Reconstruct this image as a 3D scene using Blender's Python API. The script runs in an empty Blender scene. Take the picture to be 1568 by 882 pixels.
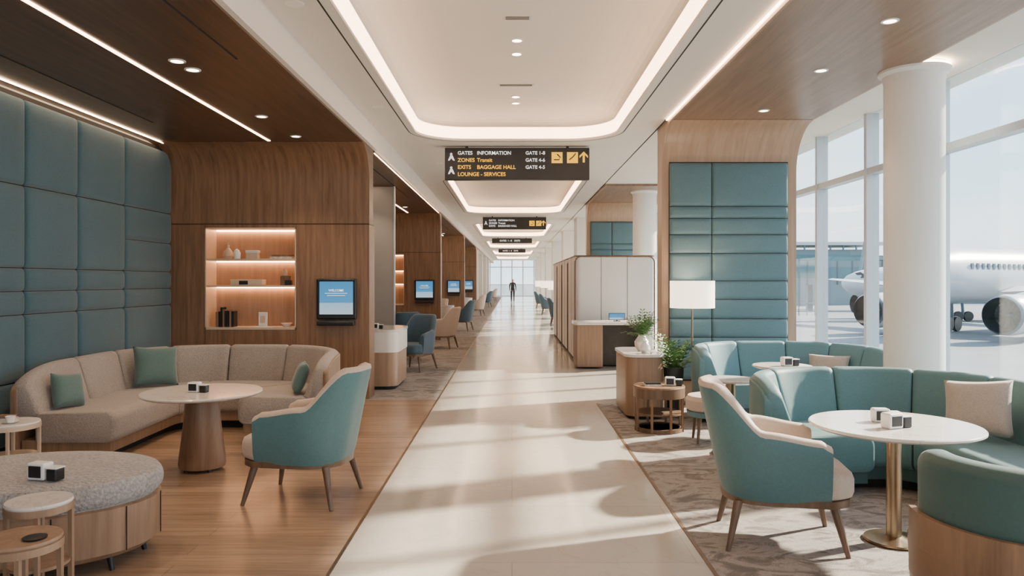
import bpy, bmesh, math, random
from mathutils import Vector, Matrix
random.seed(4)
sc = bpy.context.scene
R = math.radians

# ------------------------------------------------------------------ materials
def newmat(name):
    m = bpy.data.materials.new(name); m.use_nodes = True
    nt = m.node_tree
    return m, nt, nt.nodes['Principled BSDF']

def ramp(nt, fac, stops):
    r = nt.nodes.new('ShaderNodeValToRGB')
    e = r.color_ramp.elements
    while len(e) < len(stops): e.new(0.5)
    for i, (p, c) in enumerate(stops):
        e[i].position = p; e[i].color = (c[0], c[1], c[2], 1)
    nt.links.new(fac, r.inputs[0])
    return r.outputs[0]

def coords(nt, scale=(1, 1, 1), rot=(0, 0, 0)):
    tc = nt.nodes.new('ShaderNodeTexCoord'); mp = nt.nodes.new('ShaderNodeMapping')
    mp.inputs['Scale'].default_value = scale; mp.inputs['Rotation'].default_value = rot
    nt.links.new(tc.outputs['Object'], mp.inputs[0])
    return mp.outputs[0]

def noise(nt, vec, scale, detail=4, rough=.5, dist=0):
    n = nt.nodes.new('ShaderNodeTexNoise')
    n.inputs['Scale'].default_value = scale; n.inputs['Detail'].default_value = detail
    n.inputs['Roughness'].default_value = rough; n.inputs['Distortion'].default_value = dist
    nt.links.new(vec, n.inputs['Vector'])
    return n.outputs['Fac']

def bump(nt, b, h, strength, dist=.01):
    bn = nt.nodes.new('ShaderNodeBump'); bn.inputs['Strength'].default_value = strength
    bn.inputs['Distance'].default_value = dist
    nt.links.new(h, bn.inputs['Height']); nt.links.new(bn.outputs[0], b.inputs['Normal'])

def sc3(c, k): return tuple(min(1, x * k) for x in c)

def simple(name, col, rough=.5, metal=0, var=.05, scale=8, bmp=0, bscale=80, coat=0):
    m, nt, b = newmat(name)
    v = coords(nt)
    f = noise(nt, v, scale)
    nt.links.new(ramp(nt, f, [(.3, sc3(col, 1 - var)), (.7, sc3(col, 1 + var))]), b.inputs['Base Color'])
    b.inputs['Roughness'].default_value = rough; b.inputs['Metallic'].default_value = metal
    b.inputs['Coat Weight'].default_value = coat
    if bmp: bump(nt, b, noise(nt, v, bscale, 3), bmp, .004)
    return m

def fabric(name, col, var=.18, scale=150, bmp=.35, big=3, sheen=.3, rough=.85, dist=.003):
    m, nt, b = newmat(name)
    v = coords(nt)
    f = noise(nt, v, scale, 2); g = noise(nt, v, big, 3)
    mx = nt.nodes.new('ShaderNodeMath'); mx.operation = 'MULTIPLY_ADD'
    nt.links.new(f, mx.inputs[0]); mx.inputs[1].default_value = .75
    m2 = nt.nodes.new('ShaderNodeMath'); m2.operation = 'MULTIPLY'; m2.inputs[1].default_value = .25
    nt.links.new(g, m2.inputs[0]); nt.links.new(m2.outputs[0], mx.inputs[2])
    nt.links.new(ramp(nt, mx.outputs[0], [(.32, sc3(col, 1 - var)), (.68, sc3(col, 1 + var))]), b.inputs['Base Color'])
    b.inputs['Roughness'].default_value = rough
    b.inputs['Sheen Weight'].default_value = sheen
    bump(nt, b, f, bmp, dist)
    return m

def wood(name, c1, c2, grain='Z', rough=.42, s=1.0, k=1.0):
    m, nt, b = newmat(name)
    c1 = sc3(c1, k); c2 = sc3(c2, k)
    sca = {'Z': (14, 14, .7), 'X': (.7, 14, 14), 'Y': (14, .7, 14), 'P': (14, 2.0, .7)}[grain]
    v = coords(nt, tuple(x * s for x in sca))
    f = noise(nt, v, 1.4, 7, .58, .35)
    f2 = noise(nt, coords(nt, tuple(x * s * 6 for x in sca)), 1.2, 3)
    a = nt.nodes.new('ShaderNodeMath'); a.operation = 'MULTIPLY_ADD'; a.inputs[1].default_value = .22
    nt.links.new(f2, a.inputs[0]); nt.links.new(f, a.inputs[2])
    nt.links.new(ramp(nt, a.outputs[0], [(.36, c1), (.86, c2)]), b.inputs['Base Color'])
    b.inputs['Roughness'].default_value = rough
    bump(nt, b, f2, .06, .002)
    return m

def emis(name, col, strength, base=(.9, .9, .9)):
    m, nt, b = newmat(name)
    b.inputs['Base Color'].default_value = (*base, 1)
    b.inputs['Emission Color'].default_value = (*col, 1)
    b.inputs['Emission Strength'].default_value = strength
    return m

M = {}
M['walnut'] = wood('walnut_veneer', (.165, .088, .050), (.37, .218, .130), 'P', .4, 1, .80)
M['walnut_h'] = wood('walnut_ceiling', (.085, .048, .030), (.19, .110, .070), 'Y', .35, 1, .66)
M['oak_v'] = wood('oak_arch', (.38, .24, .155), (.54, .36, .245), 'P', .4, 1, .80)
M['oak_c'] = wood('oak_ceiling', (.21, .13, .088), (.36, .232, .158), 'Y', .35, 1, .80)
M['oak'] = wood('oak_furniture', (.25, .15, .092), (.43, .275, .18), 'Z', .4, 1, .80)
M['leg'] = wood('leg_wood', (.10, .058, .036), (.22, .135, .085), 'Z', .4, 1, .9)
M['white'] = simple('white_plaster', (.80, .765, .72), .6, var=.015, scale=2)
M['ceil'] = simple('ceiling_white', (.72, .675, .63), .65, var=.01, scale=2)
M['trayc'] = simple('tray_ceiling_white', (.80, .735, .675), .6, var=.01, scale=2)
M['colwhite'] = simple('column_white', (.80, .78, .76), .5, var=.01, scale=2)
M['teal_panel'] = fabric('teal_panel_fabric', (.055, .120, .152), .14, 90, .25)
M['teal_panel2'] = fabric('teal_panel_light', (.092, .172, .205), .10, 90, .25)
M['teal'] = fabric('teal_upholstery', (.070, .160, .175), .07, 60, .12, sheen=.15, rough=.55)
M['teal_d'] = fabric('teal_dark_upholstery', (.032, .084, .084), .08, 60, .12, sheen=.15, rough=.55)
M['teal_l'] = fabric('blue_teal_upholstery', (.090, .205, .245), .07, 60, .12, sheen=.15, rough=.55)
M['cream'] = fabric('cream_upholstery', (.50, .40, .335), .07, 60, .12, sheen=.2, rough=.6)
M['beige'] = fabric('beige_boucle', (.30, .262, .238), .20, 85, .7, sheen=.2, dist=.005)
M['boucle'] = fabric('grey_boucle', (.31, .295, .29), .32, 60, 1.0, sheen=.2, dist=.010)
M['pillow_g'] = fabric('green_pillow_fabric', (.080, .145, .135), .15, 110, .4)
M['pillow_b'] = fabric('beige_pillow_fabric', (.40, .33, .285), .12, 110, .4)
M['navy'] = fabric('blue_chair_fabric', (.055, .10, .145), .1, 80, .2)
M['brass'] = simple('brushed_brass', (.36, .27, .18), .32, 1.0, .08, 12)
M['champ'] = simple('champagne_frame', (.62, .49, .37), .45, .2, .04)
M['black'] = simple('black_plastic', (.012, .012, .014), .35, 0, .1)
M['dark'] = simple('dark_metal', (.05, .048, .046), .4, .5, .1)
M['gap'] = simple('shadow_gap', (.02, .018, .016), .8, 0, .1)
M['wplastic'] = simple('white_plastic', (.8, .8, .79), .3, 0, .01)
M['greyp'] = simple('grey_panel', (.36, .345, .325), .3, .2, .03, 2)
M['whitep'] = simple('white_partition', (.76, .73, .69), .4, 0, .02, 2)
M['frame'] = simple('window_frame_aluminium', (.50, .55, .60), .35, .2, .02)
M['skin'] = simple('skin', (.5, .3, .22), .5)
M['hair'] = simple('hair', (.03, .02, .015), .6)
M['coat'] = fabric('dark_coat', (.03, .033, .04), .1)
M['trouser'] = fabric('dark_trousers', (.02, .022, .03), .1)
M['leaf'] = simple('leaf_green', (.08, .17, .05), .5, 0, .35, 30)
M['pot'] = simple('dark_planter', (.045, .05, .052), .5)
M['vase'] = simple('white_ceramic', (.75, .73, .70), .25)
M['led'] = emis('led_strip_warm', (1, .64, .38), 15)
M['led_w'] = emis('led_wall_grazer', (1, .66, .40), 28)
M['led2'] = emis('led_niche', (1, .52, .24), 32)
M['cove'] = emis('cove_diffuser', (1, .62, .36), 8.5)
M['down'] = emis('downlight_lens', (1, .82, .62), 14)
M['shade'] = emis('lamp_shade_linen', (1, .78, .58), 3.0, (.85, .8, .75))
M['yellow'] = emis('sign_yellow', (1, .55, .02), .9, (.9, .5, .02))
M['signwhite'] = emis('sign_white', (.9, .95, 1), .8)
M['apron'] = simple('apron_concrete', (.17, .19, .21), .9, 0, .12, .2)
M['plane'] = simple('aircraft_white_paint', (.46, .50, .54), .35, 0, .03, 1)
M['planegrey'] = simple('aircraft_grey', (.08, .12, .16), .35, .3, .05, 1)
M['bldg'] = simple('terminal_cladding', (.15, .22, .25), .6, 0, .08, .3)
M['bldgglass'] = simple('terminal_glass', (.06, .17, .20), .3, .0, .15, .4)
M['paper'] = simple('book_covers', (.55, .52, .48), .6, 0, .3, 40)

# marble counter
def marble(name, base, vein, tile=None, rough=.12):
    m, nt, b = newmat(name)
    v = coords(nt)
    n1 = noise(nt, v, 1.3, 9, .6, 1.6)
    col = ramp(nt, n1, [(.36, base), (.49, sc3(base, .99)), (.505, vein), (.52, sc3(base, .98)), (.75, sc3(base, 1.03))])
    if tile:
        br = nt.nodes.new('ShaderNodeTexBrick')
        br.offset = 0.5
        br.inputs['Scale'].default_value = 1
        br.inputs['Brick Width'].default_value = tile[0]; br.inputs['Row Height'].default_value = tile[1]
        br.inputs['Mortar Size'].default_value = .004
        br.inputs['Color1'].default_value = (1, 1, 1, 1); br.inputs['Color2'].default_value = (.95, .95, .95, 1)
        br.inputs['Mortar'].default_value = (.82, .80, .78, 1)
        nt.links.new(v, br.inputs['Vector'])
        mx = nt.nodes.new('ShaderNodeMix'); mx.data_type = 'RGBA'; mx.blend_type = 'MULTIPLY'
        mx.inputs['Factor'].default_value = 1
        nt.links.new(col, mx.inputs['A']); nt.links.new(br.outputs['Color'], mx.inputs['B'])
        col = mx.outputs['Result']
    nt.links.new(col, b.inputs['Base Color'])
    b.inputs['Roughness'].default_value = rough
    return m
M['marble_floor'] = marble('marble_floor_tiles', (.52, .475, .425), (.475, .43, .38), (2.1, 1.05), .13)
M['marble'] = marble('white_marble_top', (.70, .655, .62), (.58, .54, .51), None, .15)

def planks(name):
    m, nt, b = newmat(name)
    v = coords(nt)
    br = nt.nodes.new('ShaderNodeTexBrick'); br.offset = .37
    br.inputs['Scale'].default_value = 1
    br.inputs['Brick Width'].default_value = 1.9; br.inputs['Row Height'].default_value = .16
    br.inputs['Mortar Size'].default_value = .0015; br.inputs['Bias'].default_value = 0
    br.inputs['Color1'].default_value = (.80, .80, .80, 1); br.inputs['Color2'].default_value = (1.0, 1.0, 1.0, 1)
    br.inputs['Mortar'].default_value = (.5, .45, .4, 1)
    nt.links.new(v, br.inputs['Vector'])
    f = noise(nt, coords(nt, (1.1, 16, 1)), 1.5, 8, .6, .5)
    col = ramp(nt, f, [(.3, (.29, .19, .125)), (.72, (.44, .305, .212))])
    mx = nt.nodes.new('ShaderNodeMix'); mx.data_type = 'RGBA'; mx.blend_type = 'MULTIPLY'
    mx.inputs['Factor'].default_value = 1
    nt.links.new(col, mx.inputs['A']); nt.links.new(br.outputs['Color'], mx.inputs['B'])
    nt.links.new(mx.outputs['Result'], b.inputs['Base Color'])
    b.inputs['Roughness'].default_value = .25
    return m
M['planks'] = planks('oak_plank_floor')

def carpet(name):
    m, nt, b = newmat(name)
    v = coords(nt)
    f = noise(nt, coords(nt, (1, 1.8, 1)), 2.6, 6, .66, 1.8); g = noise(nt, v, 130, 2)
    a = nt.nodes.new('ShaderNodeMath'); a.operation = 'MULTIPLY_ADD'; a.inputs[1].default_value = .22
    nt.links.new(g, a.inputs[0]); nt.links.new(f, a.inputs[2])
    nt.links.new(ramp(nt, a.outputs[0], [(.50, (.145, .128, .12)), (.58, (.225, .20, .188)), (.64, (.34, .305, .285)), (.74, (.26, .235, .22))]), b.inputs['Base Color'])
    b.inputs['Roughness'].default_value = .95
    bump(nt, b, g, .5, .006)
    return m
M['carpet'] = carpet('patterned_carpet')

def glassmat(name, tint=(.92, .96, .97), fac=.05):
    m = bpy.data.materials.new(name); m.use_nodes = True
    nt = m.node_tree; nt.nodes.clear()
    o = nt.nodes.new('ShaderNodeOutputMaterial'); t = nt.nodes.new('ShaderNodeBsdfTransparent')
    g = nt.nodes.new('ShaderNodeBsdfGlossy'); mx = nt.nodes.new('ShaderNodeMixShader')
    t.inputs[0].default_value = (*tint, 1); g.inputs['Roughness'].default_value = .02
    mx.inputs[0].default_value = fac
    nt.links.new(t.outputs[0], mx.inputs[1]); nt.links.new(g.outputs[0], mx.inputs[2])
    nt.links.new(mx.outputs[0], o.inputs[0])
    return m
M['glass'] = glassmat('window_glass')

def screenmat():
    m, nt, b = newmat('screen_ui')
    tc = nt.nodes.new('ShaderNodeTexCoord'); sp = nt.nodes.new('ShaderNodeSeparateXYZ')
    nt.links.new(tc.outputs['Generated'], sp.inputs[0])
    c = ramp(nt, sp.outputs['Z'], [(0, (.62, .80, .90)), (.34, (.45, .70, .88)), (.36, (.10, .38, .70)), (1, (.06, .32, .66))])
    nt.links.new(c, b.inputs['Emission Color']); b.inputs['Emission Strength'].default_value = .9
    b.inputs['Base Color'].default_value = (.02, .05, .1, 1); b.inputs['Roughness'].default_value = .2
    return m
M['screen'] = screenmat()

# ------------------------------------------------------------------ mesh helpers
def empty(name, loc=(0, 0, 0), rz=0):
    e = bpy.data.objects.new(name, None); e.empty_display_size = .1
    e.location = loc; e.rotation_euler = (0, 0, rz)
    sc.collection.objects.link(e)
    return e

def mobj(name, verts, faces, mat, parent=None, sharp=35, fmi=None, recalc=True):
    me = bpy.data.meshes.new(name)
    me.from_pydata([tuple(v) for v in verts], [], faces)
    for m in (mat if isinstance(mat, (list, tuple)) else [mat]): me.materials.append(m)
    if fmi:
        for p, i in zip(me.polygons, fmi): p.material_index = i
    if recalc:
        bm = bmesh.new(); bm.from_mesh(me); bmesh.ops.recalc_face_normals(bm, faces=bm.faces); bm.to_mesh(me); bm.free()
    for p in me.polygons: p.use_smooth = True
    me.set_sharp_from_angle(angle=R(sharp))
    ob = bpy.data.objects.new(name, me)
    sc.collection.objects.link(ob)
    if parent: ob.parent = parent
    return ob

def box(name, x0, x1, y0, y1, z0, z1, mat, parent=None, bev=0, seg=3):
    v = [(x, y, z) for x in (x0, x1) for y in (y0, y1) for z in (z0, z1)]
    f = [(0, 1, 3, 2), (4, 6, 7, 5), (0, 4, 5, 1), (2, 3, 7, 6), (0, 2, 6, 4), (1, 5, 7, 3)]
    if bev:
        bm = bmesh.new(); vs = [bm.verts.new(p) for p in v]
        for q in f: bm.faces.new([vs[i] for i in q])
        bmesh.ops.bevel(bm, geom=list(bm.edges), offset=bev, segments=seg, affect='EDGES', profile=.5)
        bm.normal_update()
        bmesh.ops.recalc_face_normals(bm, faces=bm.faces)
        me = bpy.data.meshes.new(name); bm.to_mesh(me); bm.free()
        me.materials.append(mat)
        for p in me.polygons: p.use_smooth = True
        me.set_sharp_from_angle(angle=R(50))
        ob = bpy.data.objects.new(name, me); sc.collection.objects.link(ob)
        if parent: ob.parent = parent
        w = ob.modifiers.new('wn', 'WEIGHTED_NORMAL'); w.keep_sharp = True
        return ob
    return mobj(name, v, f, mat, parent)

def rrect(x0, x1, y0, y1, r, n=8):
    p = []
    for cx, cy, a in ((x1 - r, y1 - r, 0), (x0 + r, y1 - r, 90), (x0 + r, y0 + r, 180), (x1 - r, y0 + r, 270)):
        for i in range(n + 1):
            t = R(a + 90 * i / n); p.append((cx + r * math.cos(t), cy + r * math.sin(t)))
    return p

def prism(name, pts, z0, z1, mat, parent=None, sharp=35, inset=0):
    n = len(pts)
    v = [(x, y, z0) for x, y in pts] + [(x, y, z1) for x, y in pts]
    f = [tuple(range(n - 1, -1, -1)), tuple(range(n, 2 * n))]
    f += [(i, (i + 1) % n, n + (i + 1) % n, n + i) for i in range(n)]
    return mobj(name, v, f, mat, parent, sharp)

def prism_x(name, yz, x0, x1, mat, parent=None):
    n = len(yz)
    v = [(x0, y, z) for y, z in yz] + [(x1, y, z) for y, z in yz]
    f = [tuple(range(n - 1, -1, -1)), tuple(range(n, 2 * n))]
    f += [(i, (i + 1) % n, n + (i + 1) % n, n + i) for i in range(n)]
    return mobj(name, v, f, mat, parent)

def lathe(name, prof, mat, parent=None, loc=(0, 0, 0), seg=48, sx=1, sy=1, sharp=35, axis='Z', mats_by=None):
    v = []; f = []; fm = []
    for i in range(seg):
        a = 2 * math.pi * i / seg; c, s = math.cos(a), math.sin(a)
        for r, z in prof:
            if axis == 'Z': v.append((loc[0] + r * c * sx, loc[1] + r * s * sy, loc[2] + z))
            elif axis == 'X': v.append((loc[0] + z, loc[1] + r * c * sx, loc[2] + r * s * sy))
            else: v.append((loc[0] + r * c * sx, loc[1] + z, loc[2] + r * s * sy))
    n = len(prof)
    for i in range(seg):
        j = (i + 1) % seg
        for k in range(n - 1):
            f.append((i * n + k, j * n + k, j * n + k + 1, i * n + k + 1))
            fm.append(mats_by[k] if mats_by else 0)
    if prof[0][0] > 1e-5: f.append(tuple(i * n for i in range(seg))[::-1]); fm.append(fm[0])
    if prof[-1][0] > 1e-5: f.append(tuple(i * n + n - 1 for i in range(seg))); fm.append(fm[-2] if len(fm) > 1 else 0)
    ob = mobj(name, v, f, mat, parent, sharp, fm, recalc=False)
    bm = bmesh.new(); bm.from_mesh(ob.data)
    bmesh.ops.remove_doubles(bm, verts=bm.verts, dist=1e-5)
    bmesh.ops.recalc_face_normals(bm, faces=bm.faces); bm.to_mesh(ob.data); bm.free()
    return ob

def tube(name, pts, r, mat, parent=None, seg=10, r2=None):
    v = []; f = []
    n = len(pts); pts = [Vector(p) for p in pts]
    for i, p in enumerate(pts):
        t = (pts[min(i + 1, n - 1)] - pts[max(i - 1, 0)]).normalized()
        up = Vector((0, 0, 1)) if abs(t.z) < .95 else Vector((1, 0, 0))
        a = t.cross(up).normalized(); b = t.cross(a).normalized()
        rr = r if r2 is None else r + (r2 - r) * i / (n - 1)
        for k in range(seg):
            an = 2 * math.pi * k / seg
            v.append(p + a * rr * math.cos(an) + b * rr * math.sin(an))
    for i in range(n - 1):
        for k in range(seg):
            f.append((i * seg + k, i * seg + (k + 1) % seg, (i + 1) * seg + (k + 1) % seg, (i + 1) * seg + k))
    f.append(tuple(range(seg))); f.append(tuple(range((n - 1) * seg, n * seg)))
    return mobj(name, v, f, mat, parent, 50)

def pillow_panel(name, o, u, v, w, h, t, mat, parent=None):
    """padded panel: o corner, u,v unit vectors, thickness towards u x v"""
    o = Vector(o); u = Vector(u); v = Vector(v); nn = u.cross(v)
    vs = []; fs = []
    def steps(L):
        e = [0, .006, .015, .03, .05]
        m = [L * i / 6 for i in range(1, 6) if .05 < L * i / 6 < L - .05]
        return e + m + [L - x for x in reversed(e)]
    U = steps(w); V = steps(h)
    def hh(s, L):
        d = min(s, L - s); q = min(1, d / .05)
        return math.sqrt(max(0, 1 - (1 - q) ** 2))
    for a in U:
        for b in V:
            k = (hh(a, w) * hh(b, h))
            bulge = .012 * math.sin(math.pi * a / w) * math.sin(math.pi * b / h)
            vs.append(o + u * (a * .994 + .003 * w) + v * (b * .994 + .003 * h) + nn * (t * k + bulge))
    nv = len(V)
    for i in range(len(U) - 1):
        for j in range(nv - 1):
            fs.append((i * nv + j, (i + 1) * nv + j, (i + 1) * nv + j + 1, i * nv + j + 1))
    return mobj(name, vs, fs, mat, parent, 80, recalc=False)

def cushion(name, loc, w, h, t, rot, mat, parent=None):
    """square throw pillow"""
    N = 14; vs = []; fs = []
    for side in (1, -1):
        for i in range(N + 1):
            for j in range(N + 1):
                a = -1 + 2 * i / N; b = -1 + 2 * j / N
                k = max(0, (1 - a ** 4) * (1 - b ** 4)) ** .55
                x = a * w / 2 * (1 - .07 * (1 - b * b)); z = b * h / 2 * (1 - .07 * (1 - a * a))
                vs.append((x, side * k * t / 2, z))
    q = (N + 1) ** 2
    for s in (0, 1):
        for i in range(N):
            for j in range(N):
                c = s * q + i * (N + 1) + j
                fs.append((c, c + N + 1, c + N + 2, c + 1))
    ob = mobj(name, vs, fs, mat, parent, 80)
    bm = bmesh.new(); bm.from_mesh(ob.data); bmesh.ops.remove_doubles(bm, verts=bm.verts, dist=1e-4)
    bmesh.ops.recalc_face_normals(bm, faces=bm.faces); bm.to_mesh(ob.data); bm.free()
    ob.location = loc; ob.rotation_euler = rot
    return ob

def round_poly(pts, r, n=4, closed=True):
    out = []; L = len(pts)
    rs = r if isinstance(r, (list, tuple)) else [r] * L
    for i in range(L):
        p = Vector(pts[i]).to_2d()
        if not closed and i in (0, L - 1): out.append(p); continue
        a = Vector(pts[i - 1]).to_2d(); c = Vector(pts[(i + 1) % L]).to_2d()
        d1 = (a - p); d2 = (c - p); l1 = d1.length; l2 = d2.length; d1.normalize(); d2.normalize()
        ang = d1.angle(d2); t = rs[i] / math.tan(ang / 2); t = min(t, l1 * .49 if closed else l1 * .99, l2 * .49 if closed else l2 * .99)
        rr = t * math.tan(ang / 2)
        if rr < 1e-4: out.append(p); continue
        cen = p + (d1 + d2).normalized() * (rr / math.sin(ang / 2))
        s = p + d1 * t - cen; e = p + d2 * t - cen
        a0 = math.atan2(s.y, s.x); a1 = math.atan2(e.y, e.x)
        da = (a1 - a0 + math.pi) % (2 * math.pi) - math.pi
        for k in range(n + 1):
            an = a0 + da * k / n
            out.append(cen + Vector((rr * math.cos(an), rr * math.sin(an))))
    return out

class Path:
    def __init__(s, pts, r=None, side=1, n=14):
        s.p = round_poly(pts, r, n, closed=False) if r is not None else [Vector(p) for p in pts]
        s.side = side; s.l = [0]
        for a, b in zip(s.p, s.p[1:]): s.l.append(s.l[-1] + (b - a).length)
        s.L = s.l[-1]
    def at(s, t):
        t = max(0, min(s.L, t))
        for i in range(len(s.p) - 1):
            if t <= s.l[i + 1] + 1e-9:
                k = (t - s.l[i]) / max(1e-9, s.l[i + 1] - s.l[i])
                return s.p[i].lerp(s.p[i + 1], k)
        return s.p[-1].copy()
    def nrm(s, t):
        d = (s.at(t + .04) - s.at(t - .04)).normalized()
        return Vector((-d.y, d.x)) * s.side

def sweep(name, P, s0, s1, prof, mat, parent, e=.04, step=.09, shrink=.82, taper=None):
    """taper=(zbase, drop0, drop1, length): lowers the top towards the two path ends"""
    n = len(prof)
    cd = sum(p[0] for p in prof) / n; cz = sum(p[1] for p in prof) / n
    ss = [s0, s0 + e * .25, s0 + e]; k = [shrink, 1 - (1 - shrink) * .35, 1]
    m = max(1, int((s1 - s0 - 2 * e) / step))
    for i in range(1, m): ss.append(s0 + e + (s1 - s0 - 2 * e) * i / m); k.append(1)
    ss += [s1 - e, s1 - e * .25, s1]; k += [1, 1 - (1 - shrink) * .35, shrink]
    v = []; f = []
    for s, q in zip(ss, k):
        p = P.at(s); nn = P.nrm(s)
        tf = 1
        if taper:
            zb, d0, d1, tl = taper
            t0 = max(0, 1 - s / tl); t1 = max(0, 1 - (P.L - s) / tl)
            tf = 1 - d0 * (1 - math.sqrt(max(0, 1 - t0 ** 2))) - d1 * (1 - math.sqrt(max(0, 1 - t1 ** 2)))
        for d, z in prof:
            dd = cd + (d - cd) * q if q < 1 else d
            hz = max(abs(cz - min(x[1] for x in prof)), .01)
            shr = min((1 - q) * .5, .02 / hz) if q < 1 else 0
            zz = cz + (z - cz) * (1 - shr)
            if taper and zz > zb: zz = zb + (zz - zb) * tf
            v.append((p.x + nn.x * dd, p.y + nn.y * dd, zz))
    ns = len(ss)
    for i in range(ns - 1):
        for j in range(n):
            f.append((i * n + j, i * n + (j + 1) % n, (i + 1) * n + (j + 1) % n, (i + 1) * n + j))
    f.append(tuple(range(n))); f.append(tuple((ns - 1) * n + j for j in range(n)))
    return mobj(name, v, f, mat, parent, 50)

def dup(src, loc, rz=0, scale=1):
    e = empty(src.name.split('.')[0], loc, rz); e.scale = tuple(x * scale for x in src.scale)
    for c in src.children:
        o = c.copy(); sc.collection.objects.link(o); o.parent = e
    return e

# ------------------------------------------------------------------ layout constants
XL, XR = -1.0, 1.11        # marble walkway edges
WL = -4.6                  # left padded wall
WX = 4.5                   # window wall
ZW = 3.4                   # left timber ceiling
ZC = 3.7                   # white ceiling
YE = 76

# floors
box('floor', XL, XR, -6, YE, -.3, 0, M['marble_floor'])
box('floor_right', XR, WX + .1, 9.63, YE, -.3, 0, M['marble_floor'])
box('floor_oak_left', WL - .2, XL, -6, 9.95, -.3, 0, M['planks'])
box('floor_carpet_left', WL - .2, XL, 9.95, YE, -.3, 0, M['carpet'])
box('floor_carpet_right', XR, WX + .1, -6, 9.63, -.3, 0, M['carpet'])
box('trim_1', XR - .012, XR + .012, -6, 9.63, 0, .004, M['leg'])
box('trim_2', XL - .01, XL + .01, -6, YE, 0, .003, M['brass'])

# walls / roof
box('wall_left', WL - .2, WL - .09, -6, YE, 0, 4.3, M['white'])
box('roof', WL - .2, WX + .3, -6, YE + .2, 4.1, 4.3, M['white'])

# left padded wall
padded = empty('padded_wall_panels')
ys = [10.0, 8.8, 7.85, 7.0, 6.1, 5.1, 4.1, 3.1, 2.1, 1.1, 0.1, -.9, -1.9, -2.9, -3.9, -4.9]
zs = [.08, .65, 1.28, 1.5, 1.72, 2.5, 3.32]
box('backing', WL - .09, WL - .03, -5, 10.0, 0, 3.36, M['gap'], padded)
for i in range(len(ys) - 1):
    rows = zs if i else [.08, .65, 1.28, 1.5, 1.72, 2.1, 2.5, 3.32]
    for a, b in zip(rows, rows[1:]):
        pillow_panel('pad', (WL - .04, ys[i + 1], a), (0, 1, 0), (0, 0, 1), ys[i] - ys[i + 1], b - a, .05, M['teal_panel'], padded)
box('led_strip_lamp', WL + .055, WL + .067, -5, 10, 3.388, 3.399, M['led_w'])

# ------------------------------------------------------------------ portals (timber ceilings that fold down into walls)
def fold(y0, y1, zc, r, zbot, t=.28, tc=.06):
    p = [(y0, zc)]
    for i in range(13):
        a = R(90 - 90 * i / 12)
        p.append((y1 - r + r * math.cos(a), zc - r + r * math.sin(a)))
    p.append((y1, zbot)); p.append((y1 + t, zbot)); p.append((y1 + t, zc + tc)); p.append((y0, zc + tc))
    return p

def left_bay(y0, y1, k):
    e = empty('timber_portal')
    n = fold(y0, y1, ZW, .45, 2.37)
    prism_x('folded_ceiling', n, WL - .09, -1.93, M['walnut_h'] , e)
    fp = []
    for i in range(13):
        a = R(90 - 90 * i / 12); fp.append((y1 - .45 + .45 * math.cos(a) - .004, ZW - .45 + .45 * math.sin(a) - .004))
    fp.append((y1 - .006, 2.375))
    fp += [(y1 + .002, 2.375), (y1 + .002, ZW - .45)] + [(y - -.006, z + .006) for y, z in reversed(fp[:13])]
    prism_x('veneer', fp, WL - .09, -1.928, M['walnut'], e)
    ya, yb = y1, y1 + .38
    nx0, nx1, nz0, nz1 = -4.15, -2.92, .94, 2.32
    box('panel_left', WL - .09, nx0 - .004, ya, yb, 0, 2.362, M['walnut'], e)
    box('panel_right', nx1 + .004, -1.93, ya, yb, 0, 2.362, M['walnut'], e)
    box('panel_top', nx0, nx1, ya, yb, nz1, 2.362, M['walnut'], e)
    box('panel_bottom', nx0, nx1, ya, yb, 0, nz0, M['walnut'], e)
    box('niche_back', nx0, nx1, yb - .03, yb, nz0, nz1, M['oak_v'], e)
    box('seam', WL, -1.94, ya + .005, yb - .01, 2.36, 2.372, M['gap'], e)
    for nm, a in (('liner_l', nx0), ('liner_r', nx1 - .015)):
        box(nm, a, a + .015, ya - .006, yb - .03, nz0, nz1, M['champ'], e)
    box('liner_t', nx0, nx1, ya - .006, yb - .03, nz1 - .015, nz1, M['champ'], e)
    box('liner_b', nx0, nx1, ya - .006, yb - .03, nz0, nz0 + .03, M['champ'], e)
    for z in (1.54, 1.90):
        box('shelf', nx0 + .015, nx1 - .015, ya + .01, yb - .03, z - .025, z, M['champ'], e)
    for z in (2.30, 1.872, 1.512):
        box('led', nx0 + .03, nx1 - .03, yb - .07, yb - .05, z - .012, z, M['led2'], e)
    lx = -3.12 if k == 0 else -2.75
    if k < 3:
        box('linear_light', lx - .018, lx + .018, y0 + .3 if k else 1.0, y1 - .5, ZW - .006, ZW + .002, M['led'], e)
        box('slot', -4.09, -4.07, y0 + .3, y1 - 1.6, ZW - .003, ZW + .002, M['gap'], e)
        box('slot', -2.24, -2.22, y0 + .3, y1 - 4, ZW - .003, ZW + .002, M['gap'], e)
    if k == 1:
        box('edge_light', -1.942, -1.93, y0, y1 - .5, ZW - .012, ZW - .002, M['led'], e)
    return e
box('ceiling_fascia_left', -1.93, -1.88, -6, YE, ZW + .02, ZC + .1, M['ceil'])
left_bay(-6, 10, 0)
for k in range(1, 4): left_bay(10.4 + 10 * (k - 1), 10 + 10 * k, k)
box('ceiling_left', WL, -1.9, 40.4, YE, ZW + .02, ZW + .1, M['ceil'])
for i, yy in enumerate((43, 50, 57, 64)): box('wall_pier_left_%d' % (i + 1), -2.9, -2.0, yy, yy + .8, 0, ZW + .02, M['white'])

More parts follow.
